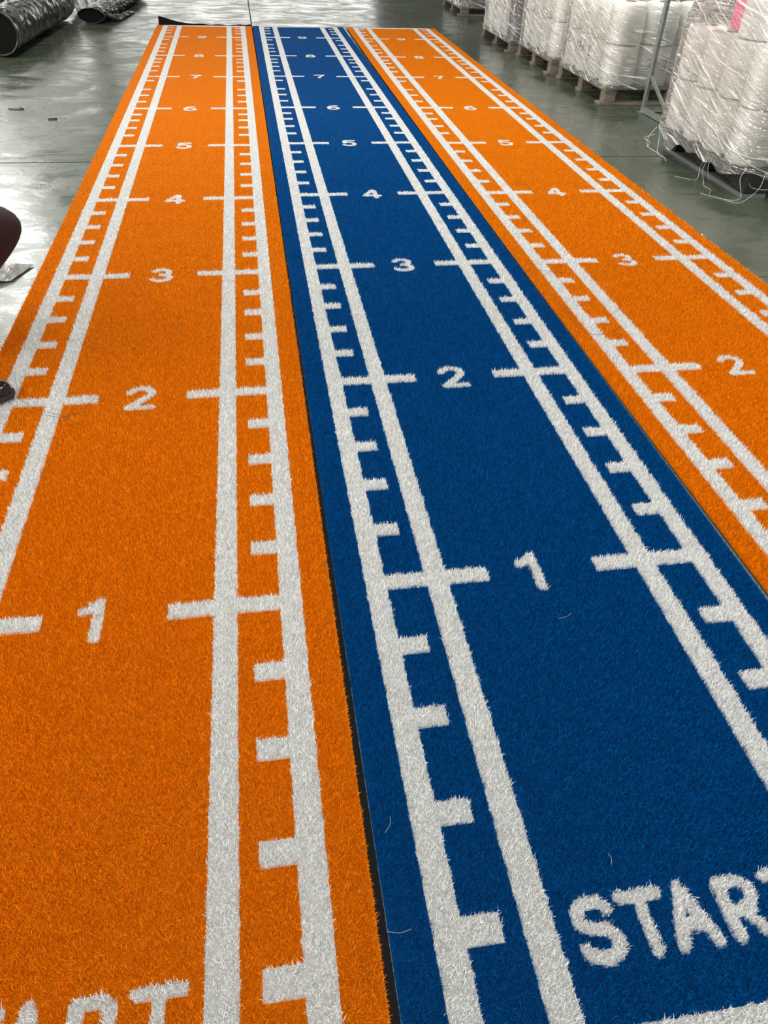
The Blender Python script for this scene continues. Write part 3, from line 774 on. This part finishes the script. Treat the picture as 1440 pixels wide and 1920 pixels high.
hair([(.201, 2.477, .018), (.234, 2.434, .018), (.259, 2.448, .019), (.293, 2.461, .018)], 'fine dark thread on the left inner stripe above mark two', .0004)
hair([(2.988, 2.863, .002), (2.987, 2.816, .002), (3.081, 2.803, .002)], 'dark thread on the green floor right of the right runner', .0008)
hair([(2.342, 4.193, .017), (2.344, 4.096, .018), (2.381, 4.066, .018), (2.376, 3.955, .017)], 'fine dark thread at mark four of the right runner', .0007)
def chip(x, y, z, l, w_, rz, label, m):
    bm = bmesh.new(); n = 9
    top = [bm.verts.new((math.cos(2 * math.pi * k / n) * l / 2 * (1 + .2 * math.sin(k * 3.1)), math.sin(2 * math.pi * k / n) * w_ / 2, .006 + .003 * math.sin(k * 1.7))) for k in range(n)]
    bot = [bm.verts.new((v.co.x * 1.1, v.co.y * 1.1, 0)) for v in top]
    for k in range(n): bm.faces.new((bot[k], bot[(k + 1) % n], top[(k + 1) % n], top[k]))
    bm.faces.new(top); bm.faces.new(bot[::-1])
    o = from_bm('debris_scrap', bm, m, None, False, (x, y, z)); o.rotation_euler = (0, 0, rz); tag(o, label, 'scrap', 'scraps on the floor'); return o
chip(-.665, 5.945, 0, .095, .055, .05, 'black scrap on the green floor near the left edge', M_HAIR)
chip(-.380, 5.660, 0, .055, .025, .1, 'small dark scrap between the black scrap and the left runner', M_HAIR)
chip(3.02, 3.30, 0, .012, .010, 0, 'tiny white speck on the floor right of the right runner', M_STRAND)
# crushed clear film scrap near the crouching person
sheet('plastic_sheet', [(-.30, 2.98), (-.085, 3.00), (-.03, 3.16), (-.25, 3.20)], lambda s, t: .004, .032, M_SILVER, 'crumpled pale film scrap on the floor behind the crouching person', 12)
# white lint on the blue runner
def lint(pts, label): return strands('lint_fibre', [pts], .0005, M_WHITE, label, 'lint', 'white lint on the blue runner')
def on_blue(cx_, cy_, l, a): return [(cx_ - l * math.cos(a), cy_ - l * math.sin(a), .0175), (cx_, cy_, .020), (cx_ + l * math.cos(a + .5), cy_ + l * math.sin(a + .5), .0175)]
lint(on_blue(1.045, .56, .016, .9), 'curled white lint on the blue edge left of the stripe')
lint(on_blue(1.032, .385, .020, -.3), 'white lint on the blue edge nearest the camera')
lint(on_blue(1.405, .45, .010, 1.2), 'single white lint fibre on blue above the letter T')
lint(on_blue(1.515, .985, .020, .1), 'thin white lint fibre beside the numeral one on blue')

# ---------------------------------------------------------------- crouching person at the left edge
def skin_obj(name, joints, bones, m, parent, sub=2):
    me = bpy.data.meshes.new(name); keys = list(joints); ix = {k: i for i, k in enumerate(keys)}
    me.from_pydata([joints[k][0] for k in keys], [(ix[a], ix[b]) for a, b in bones], [])
    o = link(name, me, parent); md = o.modifiers.new('skin', 'SKIN'); md.use_smooth_shade = True
    for i, k in enumerate(keys):
        r_ = joints[k][1]; me.skin_vertices[0].data[i].radius = r_ if isinstance(r_, tuple) else (r_, r_)
    me.skin_vertices[0].data[0].use_root = True
    s = o.modifiers.new('smooth', 'SUBSURF'); s.levels = sub; s.render_levels = sub
    me.materials.append(m); return o
PX, PY = -.30, 2.25
p = empty('person', (PX, PY, 0)); tag(p, 'person in dark clothes crouching at the left edge, one knee and black shoe in view', 'person')
def J(x, y, z): return (x - PX, y - PY, z)
body = {
    'pelvis': (J(-.36, 2.36, .30), .105), 'waist': (J(-.37, 2.36, .44), .10), 'chest': (J(-.33, 2.36, .62), .125), 'upper': (J(-.29, 2.36, .74), .105),
    'neck': (J(-.26, 2.36, .84), .052), 'neck2': (J(-.235, 2.36, .89), .05), 'head': (J(-.215, 2.36, .96), (.080, .092)), 'crown': (J(-.21, 2.36, 1.05), (.070, .08)),
    'shR': (J(-.29, 2.20, .76), .055), 'elR': (J(-.12, 2.14, .55), .040), 'wrR': (J(-.06, 2.34, .42), .026), 'plR': (J(-.04, 2.40, .40), .026),
    'shL': (J(-.29, 2.52, .76), .055), 'elL': (J(-.12, 2.60, .56), .040), 'wrL': (J(-.05, 2.44, .40), .026), 'plL': (J(-.03, 2.38, .37), .026),
    'hipR': (J(-.34, 2.27, .28), .085), 'knR': (J(.10, 2.19, .50), .056), 'anR': (J(-.10, 2.09, .10), .036), 'toR': (J(.03, 2.08, .035), .028),
    'hipL': (J(-.34, 2.45, .28), .085), 'knL': (J(-.10, 2.55, .45), .056), 'anL': (J(-.30, 2.56, .10), .036), 'toL': (J(-.18, 2.56, .035), .028)}
bones = [('pelvis', 'waist'), ('waist', 'chest'), ('chest', 'upper'), ('upper', 'neck'), ('neck', 'neck2'), ('neck2', 'head'), ('head', 'crown'),
         ('upper', 'shR'), ('shR', 'elR'), ('elR', 'wrR'), ('wrR', 'plR'), ('upper', 'shL'), ('shL', 'elL'), ('elL', 'wrL'), ('wrL', 'plL'),
         ('pelvis', 'hipR'), ('hipR', 'knR'), ('knR', 'anR'), ('anR', 'toR'), ('pelvis', 'hipL'), ('hipL', 'knL'), ('knL', 'anL'), ('anL', 'toL')]
b_ = skin_obj('body', body, bones, M_SKIN, p, 3)
for s, base in ((-1, 'plR'), (1, 'plL')):
    c0 = Vector(body[base][0])
    bm = bmesh.new()
    for f in range(4):
        l = (.062, .070, .066, .052)[f]; a = c0 + Vector((.010 + .004 * f, (f - 1.5) * .017, -.004))
        tube(bm, [a, a + Vector((l * .55, 0, -.012)), a + Vector((l * .9, 0, -.034)), a + Vector((l * .95, 0, -.055))], [.0085, .008, .0075, .005], 8)
    a = c0 + Vector((0, -s * .022, 0)); tube(bm, [a, a + Vector((.026, -s * .022, -.006)), a + Vector((.050, -s * .024, -.022))], [.010, .009, .006], 8)
    from_bm('fingers', bm, M_SKIN, p, True)
tr = {'c': (J(-.36, 2.36, .32), .130), 'w': (J(-.37, 2.36, .44), .115),
      'hR': (J(-.33, 2.26, .28), .108), 'mR': (J(-.12, 2.21, .41), .105), 'kR': (J(.192, 2.20, .500), (.155, .155)), 'sR': (J(.000, 2.16, .365), .100), 'lR': (J(-.085, 2.11, .20), .060), 'aR': (J(-.11, 2.09, .095), .048),
      'hL': (J(-.33, 2.46, .28), .108), 'mL': (J(-.20, 2.51, .39), .095), 'kL': (J(-.09, 2.55, .475), .095), 'sL': (J(-.15, 2.555, .345), .080), 'lL': (J(-.25, 2.56, .20), .065), 'aL': (J(-.305, 2.56, .095), .052)}
skin_obj('trousers', tr, [('c', 'w'), ('c', 'hR'), ('hR', 'mR'), ('mR', 'kR'), ('kR', 'sR'), ('sR', 'lR'), ('lR', 'aR'), ('c', 'hL'), ('hL', 'mL'), ('mL', 'kL'), ('kL', 'sL'), ('sL', 'lL'), ('lL', 'aL')], M_TROUSER, p, 3)['label'] = 'dark maroon trousers'
sh = {'c': (J(-.37, 2.36, .42), .130), 'm': (J(-.34, 2.36, .60), .140), 'u': (J(-.295, 2.36, .745), .118), 'n': (J(-.272, 2.36, .82), .066),
      'sR': (J(-.29, 2.19, .765), .070), 'eR': (J(-.12, 2.135, .55), .054), 'wR': (J(-.075, 2.30, .44), .040),
      'sL': (J(-.29, 2.53, .765), .070), 'eL': (J(-.12, 2.605, .56), .054), 'wL': (J(-.06, 2.47, .43), .040)}
skin_obj('shirt', sh, [('c', 'm'), ('m', 'u'), ('u', 'n'), ('u', 'sR'), ('sR', 'eR'), ('eR', 'wR'), ('u', 'sL'), ('sL', 'eL'), ('eL', 'wL')], M_SHIRT, p)
def ell(name, c_, s_, m, parent, rot=(0, 0, 0), cut=None):
    bm = bmesh.new(); bmesh.ops.create_uvsphere(bm, u_segments=20, v_segments=14, radius=1)
    if cut: bmesh.ops.delete(bm, geom=[v for v in bm.verts if cut(v.co)], context='VERTS')
    for v in bm.verts: v.co = Vector((v.co.x * s_[0], v.co.y * s_[1], v.co.z * s_[2]))
    o = from_bm(name, bm, m, parent, True, c_); o.rotation_euler = rot; return o
hc = Vector(J(-.215, 2.36, .985))
ell('hair', hc + Vector((-.014, 0, .022)), (.108, .098, .112), M_HEADHAIR, p, cut=lambda c_: c_.x > .35 and c_.z < .45 or c_.z < -.45)
for s in (-1, 1):
    ell('eye', hc + Vector((.083, s * .032, .0)), (.013, .014, .010), M_EYE, p)
    ell('iris', hc + Vector((.094, s * .032, .0)), (.003, .006, .006), M_IRIS, p)
    ell('ear', hc + Vector((-.005, s * .094, -.005)), (.018, .008, .030), M_SKIN, p)
ell('nose', hc + Vector((.098, 0, -.022)), (.016, .014, .022), M_SKIN, p)
ell('mouth', hc + Vector((.088, 0, -.055)), (.008, .024, .007), M_LIP, p)
def shoe(x, y, rz, z):
    bm = bmesh.new(); secs = []
    prof_ = [(-.135, .030, .075), (-.12, .036, .085), (-.08, .038, .080), (-.03, .038, .072), (.03, .044, .058), (.08, .047, .050), (.115, .040, .046), (.137, .022, .032), (.143, .006, .018)]
    n = 14
    for (sx_, w_, h_) in prof_:
        ring = []
        for k in range(n):
            a = 2 * math.pi * k / n; yy = math.cos(a) * w_; zz = max(0, math.sin(a)) ** .8 * h_ + .012
            if math.sin(a) <= 0: zz = .012
            ring.append(bm.verts.new((sx_, yy, zz)))
        secs.append(ring)
    for a, b in zip(secs, secs[1:]):
        for k in range(n): bm.faces.new((a[k], a[(k + 1) % n], b[(k + 1) % n], b[k]))
    bm.faces.new(secs[0][::-1]); bm.faces.new(secs[-1]); bmesh.ops.recalc_face_normals(bm, faces=bm.faces)
    o = from_bm('shoe', bm, M_SHOE, p, True, (x - PX, y - PY, z)); o.rotation_euler = (0, 0, rz); o['label'] = 'polished black shoe'
    o.modifiers.new('smooth', 'SUBSURF').render_levels = 2
    bm = bmesh.new(); ring = []
    out = [(-.140, 0), (-.13, .034), (-.08, .042), (-.03, .040), (.03, .048), (.08, .051), (.12, .042), (.145, .018)]
    pl = out + [(a, -b) for a, b in out[::-1] if b]
    t = [bm.verts.new((a, b, .014)) for a, b in pl]; u = [bm.verts.new((a, b, 0)) for a, b in pl]
    for k in range(len(pl)): bm.faces.new((u[k], u[(k + 1) % len(pl)], t[(k + 1) % len(pl)], t[k]))
    bm.faces.new(t); bm.faces.new(u[::-1]); bmesh.ops.recalc_face_normals(bm, faces=bm.faces)
    so = from_bm('sole', bm, M_SOLE, o)
shoe(-.03, 2.085, .05, .0135); shoe(-.24, 2.565, 0, .0)
